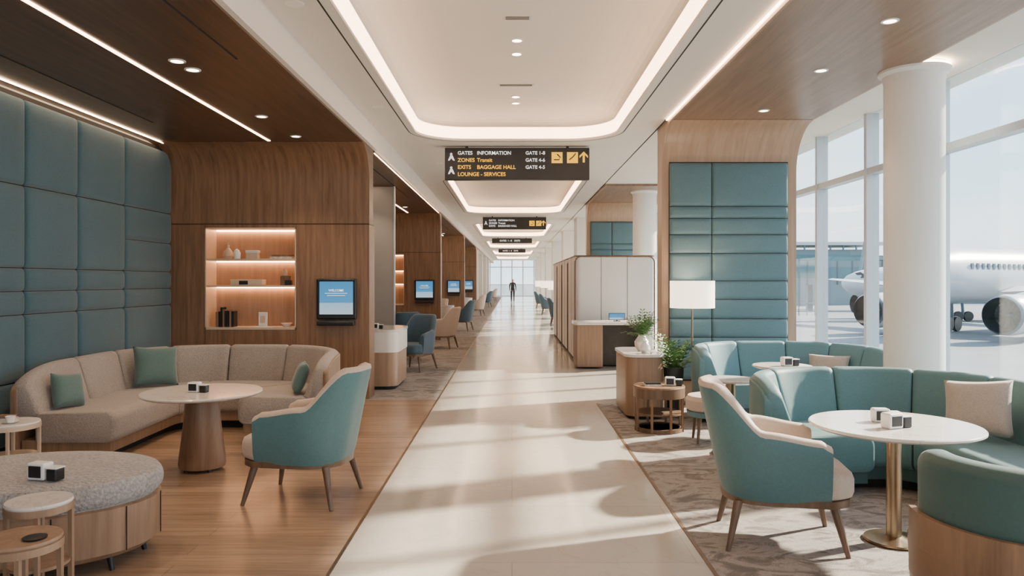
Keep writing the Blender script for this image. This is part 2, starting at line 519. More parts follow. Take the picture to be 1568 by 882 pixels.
def right_bay(y0, y1, k):
    e = empty('oak_arch_portal')
    x0, x1, r = 2.05, 3.82, .6
    zc = ZC - .05
    n = fold(y0, y1, zc, r, 0, .3, .05)
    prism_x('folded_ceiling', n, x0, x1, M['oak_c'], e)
    fp = []
    for i in range(13):
        a = R(90 - 90 * i / 12); fp.append((y1 - r + r * math.cos(a) - .004, zc - r + r * math.sin(a) - .004))
    fp.append((y1 - .006, 0.002))
    fp += [(y1 + .002, .002), (y1 + .002, zc - r)] + [(y + .006, z + .006) for y, z in reversed(fp[:13])]
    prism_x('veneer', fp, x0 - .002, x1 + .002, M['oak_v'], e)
    for nm, xx in (('edge_trim_l', x0 - .025), ('edge_trim_r', x1)):
        prism_x(nm, fold(y0, y1, zc, r, 0, .3, .05), xx, xx + .025, M['oak_v'], e)
    if k == 0: box('cove_light', x0 - .05, x0 - .03, y0, y1 - .4, ZC - .022, ZC - .005, M['led'], e)
    box('panel_backing', x0 + .07, x1 - .1, y1 - .03, y1, .25, 3.2, M['gap'], e)
    rows = [.27, .68, .84, 1.09, 1.35, 1.6, 1.97, 2.22, 2.44, 2.6, 3.19]
    for a, b in zip(rows, rows[1:]):
        for xa, xb in ((x0 + .07, 2.69), (2.69, x1 - .1)):
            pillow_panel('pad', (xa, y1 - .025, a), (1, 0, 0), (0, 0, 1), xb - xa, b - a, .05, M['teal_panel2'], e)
    return e
right_bay(-6, 10, 0)
right_bay(16.0, 20, 1)
box('ceiling_right', 2.0, WX, -6, YE, ZC, ZC + .08, M['ceil'])
for i, yy in enumerate((24.5, 31, 39, 47, 55, 64)): box('wall_pier_right_%d' % (i + 1), 2.15, 2.75, yy, yy + 1.2, 0, ZC, M['white'])

# ------------------------------------------------------------------ central ceiling with illuminated trays
def fill_with_hole(name, rect, hole, z, mat):
    bm = bmesh.new()
    def loop(pts):
        vs = [bm.verts.new((x, y, z)) for x, y in pts]
        return [bm.edges.new((vs[i], vs[(i + 1) % len(vs)])) for i in range(len(vs))]
    ed = loop(rect) + loop(hole)
    bmesh.ops.triangle_fill(bm, use_beauty=True, use_dissolve=False, edges=ed)
    me = bpy.data.meshes.new(name); bm.to_mesh(me); bm.free(); me.materials.append(mat)
    ob = bpy.data.objects.new(name, me); sc.collection.objects.link(ob); return ob

def ring_wall(name, pts, z0, z1, mat, parent=None, pts2=None):
    n = len(pts); pts2 = pts2 or pts
    v = [(x, y, z0) for x, y in pts] + [(x, y, z1) for x, y in pts2]
    return mobj(name, v, [(i, (i + 1) % n, n + (i + 1) % n, n + i) for i in range(n)], mat, parent, 60)

TX0, TX1, TZ = -1.36, 1.48, 4.04
seg = [(-6, 12.2, .8, 11.05)] + [(12.2 + 12 * i, 24.2 + 12 * i, 15.0 + 12 * i, 23.1 + 12 * i) for i in range(5)]
for i, (a, b, t0, t1) in enumerate(seg):
    r = .68
    hole = rrect(TX0, TX1, t0, t1, r, 14)
    ce = fill_with_hole('ceiling', [(-1.9, a), (2.02, a), (2.02, b), (-1.9, b)], hole, ZC, M['ceil'])
    tr = empty('ceiling_light_tray')
    ring_wall('lip', hole, ZC - .004, ZC + .025, M['ceil'], tr)
    ZD = TZ - .15
    ring_wall('diffuser', hole, ZC + .025, ZD, M['cove'], tr, rrect(TX0 + .03, TX1 - .03, t0 + .03, t1 - .03, r - .03, 14))
    prev = (.03, ZD)
    for q in range(1, 8):
        an = R(90 * q / 7); ins = .03 + .42 * (1 - math.cos(an)); zz = ZD + .15 * math.sin(an)
        o0, z0 = prev
        ring_wall('reveal', rrect(TX0 + o0, TX1 - o0, t0 + o0, t1 - o0, max(.02, r - o0), 14), z0, zz, M['trayc'], tr, rrect(TX0 + ins, TX1 - ins, t0 + ins, t1 - ins, max(.02, r - ins), 14))
        prev = (ins, zz)
    prism('tray_top', rrect(TX0, TX1, t0, t1, r, 14), TZ, TZ + .03, M['trayc'], tr)
    g1 = rrect(TX0 - .085, TX1 + .085, t0 - .085, t1 + .085, r + .085, 14)
    g2 = rrect(TX0 - .10, TX1 + .10, t0 - .10, t1 + .10, r + .10, 14)
    n = len(g1)
    mobj('shadow_line', [(x, y, ZC - .002) for x, y in g1] + [(x, y, ZC - .002) for x, y in g2],
         [(q, (q + 1) % n, n + (q + 1) % n, n + q) for q in range(n)], M['gap'], tr)
box('ceiling_far', -1.9, 2.02, 72.2, YE, ZC, ZC + .05, M['ceil'])

# downlights
def downlight(x, y, z, energy=18, r=.05):
    e = empty('recessed_downlight', (x, y, z))
    lathe('trim_ring', [(r + .018, 0), (r + .018, -.006), (r, -.008), (r, 0)], M['wplastic'], e, seg=24)
    lathe('lens', [(0, -.003), (r, -.003), (r, .001)], M['down'], e, seg=24)
    if energy:
        l = bpy.data.lights.new('lamp', 'SPOT'); l.energy = energy; l.spot_size = R(95); l.spot_blend = .8
        l.color = (1, .72, .48); l.shadow_soft_size = .05
        o = bpy.data.objects.new('lamp', l); sc.collection.objects.link(o); o.parent = e; o.location = (0, 0, -.03)
    return e
for x, y in ((-2.74, 6.05), (-2.72, 6.3), (-2.74, 8.09), (-2.69, 9.2), (-2.74, 4.2)): downlight(x, y, ZW, 75)
for x, y in ((2.98, 5.83), (3.01, 7.2), (3.03, 8.9), (2.98, 4.3)): downlight(x, y, ZC - .05, 45)
for x, y in ((.05, 7.5), (.05, 7.95), (.05, 9.8), (.05, 10.15)): downlight(x, y, TZ, 18)
for k in range(1, 4):
    for y in (13.5, 15.5, 18): downlight(-2.6, y + 10 * (k - 1), ZW, 60)
# hvac grilles
for (x, y, w, d) in ((.05, 6.85, .13, .05), (.05, 9.2, .22, .05)):
    v = empty('ceiling_air_grille')
    box('plate', x - w, x + w, y - d, y + d, TZ - .006, TZ, M['ceil'], v)
    for q in range(4): box('slot', x - w + .02, x + w - .02, y - d + .015 + q * .022, y - d + .023 + q * .022, TZ - .008, TZ - .004, M['gap'], v)
for (x, y) in ((-1.62, 8.9), (-1.65, 5.6), (-1.3, 13.2)):
    v = empty('ceiling_speaker'); lathe('grille', [(0, -.006), (.07, -.006), (.075, 0)], M['white'], v, (x, y, ZC), 24)

# ------------------------------------------------------------------ windows
def window(k, y0, y1):
    w = empty('window_%d' % k)
    box('glass', WX + .02, WX + .03, y0, y1, .1, ZC, M['glass'], w)
    box('mullion', WX - .06, WX + .10, y0 - .035, y0 + .035, .1, ZC, M['frame'], w)
    box('transom', WX - .05, WX + .09, y0, y1, 2.93, 3.01, M['frame'], w)
    box('sill', WX - .08, WX + .12, y0, y1, 0, .1, M['frame'], w)
n = 0
y = -6 + .3
while y < YE - 1:
    n += 1; window(n, y, min(y + 1.5, YE)); y += 1.5
box('window_header', WX, WX + .3, -6, YE, ZC, 4.3, M['white'])
def end_window(k, yy):
    w = empty('window_%d' % k)
    box('glass', WL, WX, yy, yy + .02, .1, 4.1, M['glass'], w)
    for i in range(9):
        x = -4.5 + i * 1.125; box('mullion', x - .05, x + .05, yy - .08, yy + .08, 0, 4.1, M['frame'], w)
    for z in (.05, 1.2, 3.0): box('rail', WL, WX, yy - .06, yy + .06, z - .04, z + .04, M['frame'], w)
end_window(n + 1, YE - .1); end_window(n + 2, -6)  # rear glazing, unseen behind the camera, is added to let in sky fill
box('wall_end_left', WL, -2.4, YE - 1, YE - .9, 0, 4.1, M['white'])
box('wall_end_right', 2.3, WX, YE - 1, YE - .9, 0, 4.1, M['white'])

# columns
def column(x, y, r=.27):
    e = empty('round_column', (x, y, 0))
    lathe('shaft', [(r, 0), (r, ZC - .16), (r + .015, ZC - .10), (r + .05, ZC - .07), (r + .055, ZC - .045), (r + .02, ZC - .04), (r + .02, ZC)], M['colwhite'], e, seg=64)
    lathe('capital_light', [(r + .022, ZC - .038), (r + .046, ZC - .038), (r + .046, ZC - .024), (r + .022, ZC - .024), (r + .022, ZC - .038)], M['led_w'], e, seg=64)
    return e
column(3.94, 7.25)
column(3.05, 17.0)
for k in range(2, 6): column(3.94, 7.25 + 10 * k)

# ------------------------------------------------------------------ signs
def text(body, size, loc, mat, parent, align='LEFT'):
    c = bpy.data.curves.new('lettering', 'FONT'); c.body = body; c.size = size; c.extrude = .001; c.offset = size * .012
    c.align_x = align; c.align_y = 'CENTER'; c.materials.append(mat)
    o = bpy.data.objects.new('lettering', c); sc.collection.objects.link(o)
    o.parent = parent; o.location = loc; o.rotation_euler = (R(90), 0, 0)
    return o
def sign(y, w=2.25, h=.5, x=.08, full=True):
    e = empty('hanging_wayfinding_sign', (x, y, ZC - .03 - h / 2))
    box('panel', -w / 2, w / 2, 0, .12, -h / 2, h / 2, M['black'], e, .008, 2)
    for s in (-.7, .7): box('bracket', s * w / 2 - .02, s * w / 2 + .02, .04, .08, h / 2, h / 2 + .04, M['dark'], e)
    f = -.004
    rows = [.165, .055, -.055, -.165] if full else [.09, -.0, -.09]
    L = [('GATES', 'INFORMATION'), ('ZONES', 'Transit'), ('EXITS', 'BAGGAGE HALL'), ('LOUNGE - SERVICES', '')]
    for i, (z, (t, t2)) in enumerate(zip(rows, L)):
        m = M['yellow'] if i and full else M['signwhite']
        sz = .083 if i else .078
        text(t, sz, (-w / 2 + .20, f, z), m, e)
        if t2: text(t2, sz, (-w / 2 + .50, f, z), m, e)
    if full:
        for z, t in zip(rows[:3], ['GATE 1-8', 'GATE 4-6', 'GATE 4-5']):
            text(t, .074, (.13, f, z), M['signwhite'], e)
    for z in (.1, -.11) if full else (0,):
        lathe('pictogram_head', [(0, -.002), (.018, -.002), (.018, .0)], M['signwhite'], e, (-w / 2 + .10, f, z + .05), 16, axis='Y')
        mobj('pictogram_body', [(-w / 2 + .05, f, z - .05), (-w / 2 + .075, f, z - .05), (-w / 2 + .10, f, z - .01), (-w / 2 + .13, f, z - .05), (-w / 2 + .155, f, z - .05), (-w / 2 + .12, f, z + .03), (-w / 2 + .085, f, z + .03)],
             [(0, 1, 2, 6), (2, 3, 4, 5), (2, 5, 6)], M['signwhite'], e)
    o = 0 if full else -.1
    k = w / 2.25
    for cx in (.62 * k, .86 * k):
        box('yellow_tile', cx - .085, cx + .085, f - .002, 0, .01 + o, .18 + o, M['yellow'], e)
        tube('glyph', [(cx - .05, f - .006, .06 + o), (cx + .03, f - .006, .06 + o), (cx + .05, f - .006, .10 + o), (cx, f - .006, .15 + o)] if cx < .7 else
             [(cx - .05, f - .006, .06 + o), (cx, f - .006, .10 + o), (cx + .05, f - .006, .16 + o)], .009, M['black'], e, 6)
    ax = w / 2 - .09
    mobj('arrow', [(ax - .016, f, .02 + o), (ax + .016, f, .02 + o), (ax + .016, f, .14 + o), (ax + .065, f, .09 + o), (ax + .065, f, .125 + o), (ax, f, .19 + o), (ax - .065, f, .125 + o), (ax - .065, f, .09 + o), (ax - .016, f, .14 + o)],
         [(0, 1, 2, 8), (2, 3, 4, 5), (8, 5, 6, 7), (2, 5, 8)], M['yellow'], e)
    return e
sign(11.5); sign(24.0, 2.06, .40, full=False)
def small_sign(y, w, h):
    e = empty('hanging_wayfinding_sign', (.0, y, ZC - .03 - h / 2))
    box('panel', -w / 2, w / 2, 0, .12, -h / 2, h / 2, M['black'], e, .008, 2)
    for s in (-.7, .7): box('bracket', s * w / 2 - .02, s * w / 2 + .02, .04, .08, h / 2, h / 2 + .04, M['dark'], e)
    text('GATES  1 - 8    EXITS', .11, (-.6, -.004, 0), M['signwhite'], e)
small_sign(36.0, 1.95, .24); small_sign(48, 1.75, .25)

# ------------------------------------------------------------------ furniture
def armchair(loc, rz, outer, inner, wood_m):
    e = empty('upholstered_armchair', loc, rz); e.scale = (1, 1.12, 1)
    P = Path([(.31, .22), (.335, -.34), (-.335, -.34), (-.31, .22)], .26, side=-1, n=12)
    mid = P.at(P.L / 2) + P.nrm(P.L / 2) * .1
    if mid.y < P.at(P.L / 2).y: P.side *= -1
    N = 60; v = []; f = []; fm = []
    def ss(a, b, x):
        t = max(0, min(1, (x - a) / (b - a))); return t * t * (3 - 2 * t)
    prof_n = 12
    for i in range(N + 1):
        s = P.L * i / N; u = abs(2 * i / N - 1)
        H = .985 - .27 * ss(.30, .56, u) - .045 * ss(.56, .97, u) - .02 * ss(.95, 1, u)
        if u > .96: H -= .012
        back = 1 - ss(.30, .58, u)
        p = P.at(s); nn = P.nrm(s)
        lean = .10 * back
        for q, (d, z) in enumerate([(.035, .30), (.012, .38), (0, .52), (0, None), (.0, -.035), (.008, -.012), (.0375, 0), (.068, -.012), (.078, -.04), (.085, None), (.10, .50), (.10, .36)]):
            if z is None: zz = (.52 + H) / 2
            elif z <= 0: zz = H + z
            else: zz = z
            k = max(0, (zz - .45)) / .54
            x = p.x + nn.x * d; y = p.y + nn.y * d - lean * k
            v.append((x, y, zz))
    n = prof_n
    for i in range(N):
        for j in range(n - 1):
            f.append((i * n + j, i * n + j + 1, (i + 1) * n + j + 1, (i + 1) * n + j)); fm.append(0 if j < 4 else 1)
        f.append((i * n + n - 1, i * n, (i + 1) * n, (i + 1) * n + n - 1)); fm.append(0)
    f.append(tuple(range(n))); fm.append(1); f.append(tuple(N * n + j for j in range(n))); fm.append(1)
    mobj('tub_shell', v, f, [outer, inner], e, 60, fm)
    st = round_poly([(-.235, -.22), (.235, -.22), (.29, .24), (.20, .355), (-.20, .355), (-.29, .24)], .1, 5)
    vs = []; fs = []; lv = [(.90, .315), (.97, .33), (1, .36), (1, .43), (.965, .465), (.88, .482), (.6, .49)]
    nn = len(st)
    for k, z in lv:
        for p in st: vs.append((p.x * k, .06 + (p.y - .06) * k, z))
    for a in range(len(lv) - 1):
        for j in range(nn): fs.append((a * nn + j, a * nn + (j + 1) % nn, (a + 1) * nn + (j + 1) % nn, (a + 1) * nn + j))
    fs.append(tuple(range(nn))); fs.append(tuple((len(lv) - 1) * nn + j for j in range(nn)))
    mobj('seat', vs, fs, inner, e, 60)
    base = round_poly([(-.28, -.31), (.28, -.31), (.285, .24), (.20, .335), (-.20, .335), (-.285, .24)], [.22, .22, .1, .1, .1, .1], 6)
    prism('base_frame', [tuple(p) for p in base], .275, .318, wood_m, e)
    for i, (x, y) in enumerate(((.22, .24), (-.22, .24), (.22, -.24), (-.22, -.24))):
        tube('leg_%d' % (i + 1), [(x, y, .285), (x * 1.28, y * 1.25, 0.0)], .026, wood_m, e, 12, .013)
    return e

c1 = armchair((-1.54, 5.48, 0), R(80), M['teal'], M['cream'], M['leg'])
c2 = armchair((1.66, 4.60, 0), R(-100), M['teal'], M['cream'], M['leg'])
navyc = armchair((-2.2, 15.0, 0), R(20), M['navy'], M['navy'], M['leg'])
creamc = armchair((-1.7, 17.6, 0), R(75), M['cream'], M['cream'], M['leg'])
dup(navyc, (-1.75, 13.3, 0), R(160))

# low upholstered stool
stl = empty('upholstered_stool', (1.98, 7.38, 0))
lathe('seat', [(0, .30), (.20, .30), (.24, .33), (.245, .42), (.22, .46), (.15, .475), (0, .48)], M['cream'], stl, seg=48)
lathe('band', [(.19, .26), (.225, .26), (.235, .31), (.19, .31)], M['teal_l'], stl, seg=48)
for i in range(4):
    a = i * math.pi / 2 + .7
    tube('leg_%d' % (i + 1), [(.17 * math.cos(a), .17 * math.sin(a), .28), (.21 * math.cos(a), .21 * math.sin(a), 0)], .02, M['leg'], stl, 10, .012)

def banquette(name, pts, rad, side, seam_back, seam_seat, H, D, back_m, seat_m, shell_m, base_m, drop=(.25, .25, .4), shr=.84, gap=.003):
    e = empty(name)
    P = Path(pts, rad, side)
    tp = (.45, drop[0], drop[1], drop[2])
    sweep('outer_shell', P, 0, P.L, round_poly([(0, .10), (0, H - .03), (.06, H - .03), (.06, .10)], .02, 3), shell_m, e, .02, .06, .95, tp)
    sweep('base', P, .04, P.L - .04, [(.08, .09), (.08, .2), (D - .05, .2), (D - .05, .09)], base_m, e, .01, .08, 1)
    sweep('plinth', P, .12, P.L - .12, [(.2, 0), (.2, .1), (D - .16, .1), (D - .16, 0)], M['gap'], e, .01, .08, 1)
    bp = round_poly([(.03, .38), (.012, H), (.13, H + .012), (.27, .40)], [.03, .055, .06, .04], 5)
    sb = [P.L * t for t in seam_back]
    for a, b in zip(sb, sb[1:]): sweep('back_cushion', P, a + gap, b - gap, bp, back_m, e, .04, .06, shr, tp)
    sp = round_poly([(.2, .18), (.2, .44), (D, .455), (D, .18)], [.02, .03, .08, .06], 6)
    st = [P.L * t for t in seam_seat]
    for a, b in zip(st, st[1:]): sweep('seat_cushion', P, a + gap, b - gap, sp, seat_m, e, .04, .06, .90)
    return e, P

sofa_l, PL = banquette('curved_sofa', [(-4.38, 6.45), (-4.42, 8.85), (-1.9, 8.85), (-1.82, 7.35)], [0, 1.1, 1.0, 0], -1,
    [0, .15, .28, .41, .54, .67, .82, 1], [0, .26, .5, .75, 1], .84, .90, M['beige'], M['beige'], M['oak'], M['oak'], (.5, .35, .6), .66, .007)
sofa_r, PR = banquette('curved_booth_sofa', [(1.86, 5.45), (1.84, 6.42), (3.82, 6.42), (3.86, 4.5)], [0, .75, 1.0, 0], -1,
    [0, .2, .37, .54, .7, .85, 1], [0, .3, .65, 1], .86, .84, M['teal'], M['teal'], M['teal'], M['teal_d'], (.35, .2, .35), .78, .004)
sofa_r2, PR2 = banquette('curved_booth_sofa', [(2.08, 8.2), (2.06, 9.25), (4.15, 9.25), (4.17, 7.9)], [0, .8, .95, 0], -1,
    [0, .2, .37, .54, .7, .85, 1], [0, .3, .65, 1], .85, .78, M['teal_l'], M['teal_l'], M['teal_l'], M['teal_d'], (.3, .3, .35), .78, .004)

cushion('throw_pillow', (-3.90, 8.10, .665), .46, .44, .15, (R(-16), R(3), R(40)), M['pillow_g'])
cushion('throw_pillow', (-4.06, 6.76, .60), .32, .32, .14, (R(-16), R(6), R(72)), M['pillow_g'])
cushion('throw_pillow', (-2.18, 7.62, .61), .36, .32, .13, (R(-20), 0, R(-72)), M['pillow_g'])
cushion('throw_pillow', (3.40, 5.40, .67), .46, .42, .16, (R(-18), R(-6), R(-50)), M['pillow_b'])
cushion('throw_pillow', (3.70, 8.65, .60), .46, .28, .14, (R(-22), 0, R(-35)), M['pillow_b'])

def pedestal_wood(loc):
    e = empty('round_dining_table', loc)
    lathe('pedestal', [(0, .03), (.185, .03), (.19, .06), (.15, .40), (.135, .61), (.18, .632), (0, .632)], M['walnut'], e, seg=64)
    lathe('top', [(0, .632), (.46, .632), (.485, .645), (.49, .655), (.484, .664), (0, .668)], M['marble'], e, seg=72)
    for a in range(4):
        lathe('foot', [(0, 0), (.015, 0), (.015, .032), (0, .032)], M['dark'], e, (.14 * math.cos(a * 1.57 + .8), .14 * math.sin(a * 1.57 + .8), 0), 12)
    return e
pedestal_wood((-2.63, 6.28, 0))
def pedestal_brass(loc, r=.49, h=.72):
    e = empty('marble_pedestal_table', loc)
    lathe('base', [(0, 0), (.17, 0), (.175, .008), (.17, .018), (.06, .026), (.045, .035), (0, .035)], M['brass'], e, seg=64)
    lathe('stem', [(.044, .02), (.044, h - .03)], M['brass'], e, seg=40)
    lathe('top', [(0, h - .03), (r - .03, h - .03), (r, h - .016), (r, h - .006), (r - .006, h), (0, h)], M['marble'], e, seg=80)
    return e
pedestal_brass((2.35, 4.55, 0))
pedestal_brass((2.82, 7.72, 0), .3)
pedestal_brass((2.02, 6.83, 0), .22, .70)
pedestal_brass((-2.9, 14.7, 0), .3)

def cube_display(x, y, z, rz=0, s=1.0):
    e = empty('digital_table_display', (x, y, z), rz); e.scale = (s, s, s)
    box('body', -.05, .05, -.035, .035, 0, .085, M['wplastic'], e, .012)
    box('screen', -.036, .036, -.038, -.03, .014, .072, M['black'], e, .004, 2)
    box('side_unit', .058, .115, -.03, .03, 0, .06, M['black'], e, .008)
    box('side_frame', .055, .118, -.032, .032, .058, .066, M['wplastic'], e, .003, 1)
    return e
cube_display(-2.66, 6.2, .668, R(-8))
cube_display(2.27, 4.42, .72, R(20), 1.1); cube_display(2.30, 4.62, .72, R(-5), 1.0)
cube_display(2.84, 7.65, .72, R(10), 1.1)
cube_display(-2.55, 4.00, .528, R(-12), 1.1)

# ottoman
ot = empty('boucle_ottoman', (-2.73, 4.27, 0))
sx, sy = 1.0, .74
lathe('wood_base', [(0, .09), (.62, .09), (.655, .12), (.665, .36), (.64, .37), (0, .37)], M['oak'], ot, seg=72, sx=sx, sy=sy)
pr = [(0, .37), (.64, .365)] + [(.62 + .06 * math.sin(R(a)), .445 - .075 * math.cos(R(a))) for a in range(20, 150, 18)] + [(.55, .52), (.4, .526), (0, .528)]
lathe('cushion_top', pr, M['boucle'], ot, seg=72, sx=sx, sy=sy)
for i in range(10):
    a = i * 36 + 12; ra = R(a)
    px, py = .667 * sx * math.cos(ra), .667 * sy * math.sin(ra)
    box('seam', px - .0025, px + .0025, py - .0025, py + .0025, .12, .36, M['gap'], ot)
for i, a in enumerate((20, 110, 200, 290, 335)):
    px, py = .55 * sx * math.cos(R(a)), .55 * sy * math.sin(R(a))
    tube('leg_%d' % (i + 1), [(px, py, .1), (px * 1.04, py * 1.04, 0)], .02, M['black'], ot, 10, .014)

def side_table(loc, r, h, topm, rim, shelf=True, n=4):
    e = empty('side_table', loc)
    lathe('top', [(0, h - .02), (r, h - .02), (r + .004, h - .01), (r, h), (0, h)], topm, e, seg=48)
    lathe('rim', [(r - .012, h - .05), (r + .006, h - .05), (r + .006, h - .018), (r - .012, h - .018), (r - .012, h - .05)], rim, e, seg=48)
    for i in range(n):
        a = 2 * math.pi * i / n + .5
        x, y = (r - .01) * math.cos(a), (r - .01) * math.sin(a)
        box('leg_%d' % (i + 1), x - .010, x + .010, y - .010, y + .010, 0, h - .03, rim, e)
    lathe('lower_ring', [(r - .012, .03), (r + .004, .03), (r + .004, .055), (r - .012, .055), (r - .012, .03)], rim, e, seg=48)
    if shelf: lathe('shelf', [(0, h * .45), (r - .01, h * .45), (r - .01, h * .45 + .015), (0, h * .45 + .015)], rim, e, seg=48)
    return e
side_table((-3.92, 5.78, 0), .2, .50, M['marble'], M['champ'])
side_table((-2.25, 3.52, 0), .14, .56, M['marble'], M['oak'])
side_table((-2.07, 3.12, 0), .15, .52, M['oak'], M['oak'])
co = empty('drink_coaster', (-2.0, 3.1, .52))
lathe('disc', [(0, 0), (.045, 0), (.047, .008), (.03, .012), (0, .01)], M['black'], co, seg=32)
cu = empty('coffee_cup', (-3.88, 5.72, .50))
lathe('cup', [(0, 0), (.025, 0), (.035, .05), (.036, .055), (.031, .055), (.022, .008), (0, .008)], M['vase'], cu, seg=24)
lathe('saucer', [(0, .0), (.05, .006), (.06, .012), (.05, .01), (0, .004)], M['vase'], cu, seg=24)
bk = empty('notebook_pile', (-4.0, 5.84, .50)); box('book', -.07, .07, -.05, .05, 0, .02, M['paper'], bk); box('book', -.06, .06, -.045, .045, .02, .04, M['walnut'], bk)

# round slatted side table on the right
e = empty('slatted_side_table', (1.58, 7.95, 0))
lathe('top', [(0, .455), (.27, .455), (.275, .465), (.27, .48), (0, .48)], M['walnut'], e, seg=48)
lathe('gallery', [(.255, .36), (.272, .36), (.272, .46), (.255, .46), (.255, .36)], M['leg'], e, seg=48)
lathe('shelf', [(0, .18), (.25, .18), (.25, .20), (0, .20)], M['leg'], e, seg=48)
lathe('base_ring', [(.22, 0), (.26, 0), (.26, .04), (.22, .04), (.22, 0)], M['leg'], e, seg=48)
for i in range(8):
    a = i * math.pi / 4 + .3; x, y = .255 * math.cos(a), .255 * math.sin(a)
    box('slat', x - .012, x + .012, y - .012, y + .012, 0, .46, M['walnut'], e)
b2 = empty('magazine_stack', (1.51, 7.91, .48)); box('book', -.1, .08, -.07, .07, 0, .02, M['paper'], b2); box('book', -.09, .07, -.06, .06, .02, .035, M['black'], b2)
cube_display(1.69, 7.91, .48, R(-10), 1.1)

# barrel chair foreground right
bc = empty('barrel_chair', (2.40, 3.42, 0))
lathe('wood_drum', [(0, .03), (.47, .03), (.49, .05), (.505, .36), (.49, .38), (0, .38)], M['walnut'], bc, seg=96)
arc = [Vector((.505 * math.cos(R(a)), .505 * math.sin(R(a)))) for a in range(160, 381, 5)]
PB = Path(arc, None, 1)
if (PB.at(PB.L / 2) + PB.nrm(PB.L / 2) * .1).length > .5: PB.side = -1
sweep('wood_back_shell', PB, 0, PB.L, [(0, .2), (0, .515), (.03, .515), (.03, .2)], M['walnut'], bc, .02, .06, .95)
sweep('back_cushion', PB, .02, PB.L - .02, round_poly([(.028, .40), (.025, .80), (.19, .81), (.21, .40)], [.02, .07, .08, .03], 6), M['teal_d'], bc, .06, .05, .75)
lathe('seat', [(0, .38), (.30, .38), (.33, .40), (.335, .45), (.30, .475), (0, .485)], M['teal_d'], bc, (0, .06, 0), 64)

# oak console on right with planters
con = empty('reception_console')
prism('cabinet', rrect(1.32, 1.76, 8.5, 9.5, .14, 8), .04, .72, M['oak'], con)
prism('plinth', rrect(1.36, 1.72, 8.56, 9.44, .1, 6), 0, .04, M['gap'], con)
prism('top', rrect(1.305, 1.775, 8.485, 9.515, .15, 8), .72, .75, M['marble'], con)
def foliage(name, loc, n, L, parent=None, droop=.5, w=.035):
    vs = []; fs = []
    for i in range(n):
        a = random.uniform(0, 2 * math.pi); el = random.uniform(.35, 1.35); l = L * random.uniform(.6, 1)
        d = Vector((math.cos(a), math.sin(a), 0)); p = Vector(loc) + d * .02
        pts = []; vel = d * math.cos(el) + Vector((0, 0, math.sin(el)))
        for k in range(9):
            pts.append(p.copy()); p = p + vel * l / 8; vel = (vel + Vector((0, 0, -droop / 8))).normalized()
        sidev = d.cross(Vector((0, 0, 1)))
        for k in range(1, 9):
            t = (pts[k] - pts[k - 1]).normalized()
            for s in (-1, 1):
                lw = w * (1.2 - abs(k - 4) * .14) * 2.2
                dirv = (sidev * s + t * .6 + Vector((0, 0, random.uniform(-.3, .2)))).normalized()
                b = len(vs); q = pts[k]
                vs += [q, q + dirv * lw * .5 + t * w * .35, q + dirv * lw, q + dirv * lw * .5 - t * w * .35]
                fs.append((b, b + 1, b + 2, b + 3))
            b = len(vs); vs += [pts[k - 1] - sidev * .002, pts[k - 1] + sidev * .002, pts[k] + sidev * .002, pts[k] - sidev * .002]
            fs.append((b, b + 1, b + 2, b + 3))
    return mobj(name, vs, fs, M['leaf'], parent, 60, recalc=False)
pv = empty('potted_fern', (1.58, 9.0, .75))
lathe('vase', [(0, 0), (.05, 0), (.085, .06), (.09, .11), (.05, .17), (.04, .19), (.045, .20), (.035, .20), (.03, .17), (0, .15)], M['vase'], pv, seg=32)
foliage('fronds', (0, 0, .18), 34, .34, pv, .9, .032)
pv2 = empty('small_vase', (1.56, 8.66, .75)); lathe('body', [(0, 0), (.04, 0), (.065, .05), (.05, .1), (.02, .14), (.025, .15), (.015, .15), (0, .12)], M['vase'], pv2, seg=32)
pt = empty('potted_plant', (1.91, 8.75, 0))
lathe('planter', [(0, 0), (.09, 0), (.12, .56), (.122, .58), (.105, .58), (.10, .52), (0, .52)], M['pot'], pt, seg=40)
foliage('leaves', (0, 0, .54), 46, .50, pt, .7, .036)

# floor lamp
fl = empty('floor_lamp', (2.34, 9.6, 0))
lathe('base', [(0, 0), (.15, 0), (.15, .02), (.02, .03), (0, .03)], M['brass'], fl, seg=40)
lathe('pole', [(.012, .02), (.012, 1.5)], M['brass'], fl, seg=16)
lathe('shade', [(.285, 1.25), (.285, 1.60), (.28, 1.60), (.28, 1.25), (.285, 1.25)], M['shade'], fl, seg=64)
for a in range(3): tube('spider', [(0, 0, 1.5), (.282 * math.cos(a * 2.09), .282 * math.sin(a * 2.09), 1.58)], .004, M['brass'], fl, 6)
l = bpy.data.lights.new('bulb', 'POINT'); l.energy = 14; l.color = (1, .7, .45); l.shadow_soft_size = .06
o = bpy.data.objects.new('bulb', l); sc.collection.objects.link(o); o.parent = fl; o.location = (0, 0, 1.42)

# white reception counter (left bay 2) and partitions
def counter(x0, x1, y0, y1, h, nm='reception_counter'):
    e = empty(nm)
    prism('front', rrect(x0, x1, y0, y1, .16, 10), .05, h - .05, M['oak_v'], e)
    prism('upper', rrect(x0 - .01, x1 + .01, y0 - .01, y1 + .01, .17, 10), h * .62, h - .04, M['whitep'], e)
    prism('plinth', rrect(x0 + .04, x1 - .04, y0 + .04, y1 - .04, .12, 8), 0, .05, M['gap'], e)
    prism('top', rrect(x0 - .02, x1 + .02, y0 - .02, y1 + .02, .18, 10), h - .04, h, M['marble'], e)
    return e
counter(-2.9, -1.69, 10.85, 12.0, .88)
cube_display(-2.05, 11.1, .88)
g = empty('grey_glazed_partition')
for i in range(3):
    box('panel', -3.9 + i * .56, -3.36 + i * .56, 14.0, 14.06, .02, 3.38, M['greyp'], g)
    box('post', -3.36 + i * .56, -3.34 + i * .56, 13.98, 14.08, 0, 3.39, M['frame'], g)
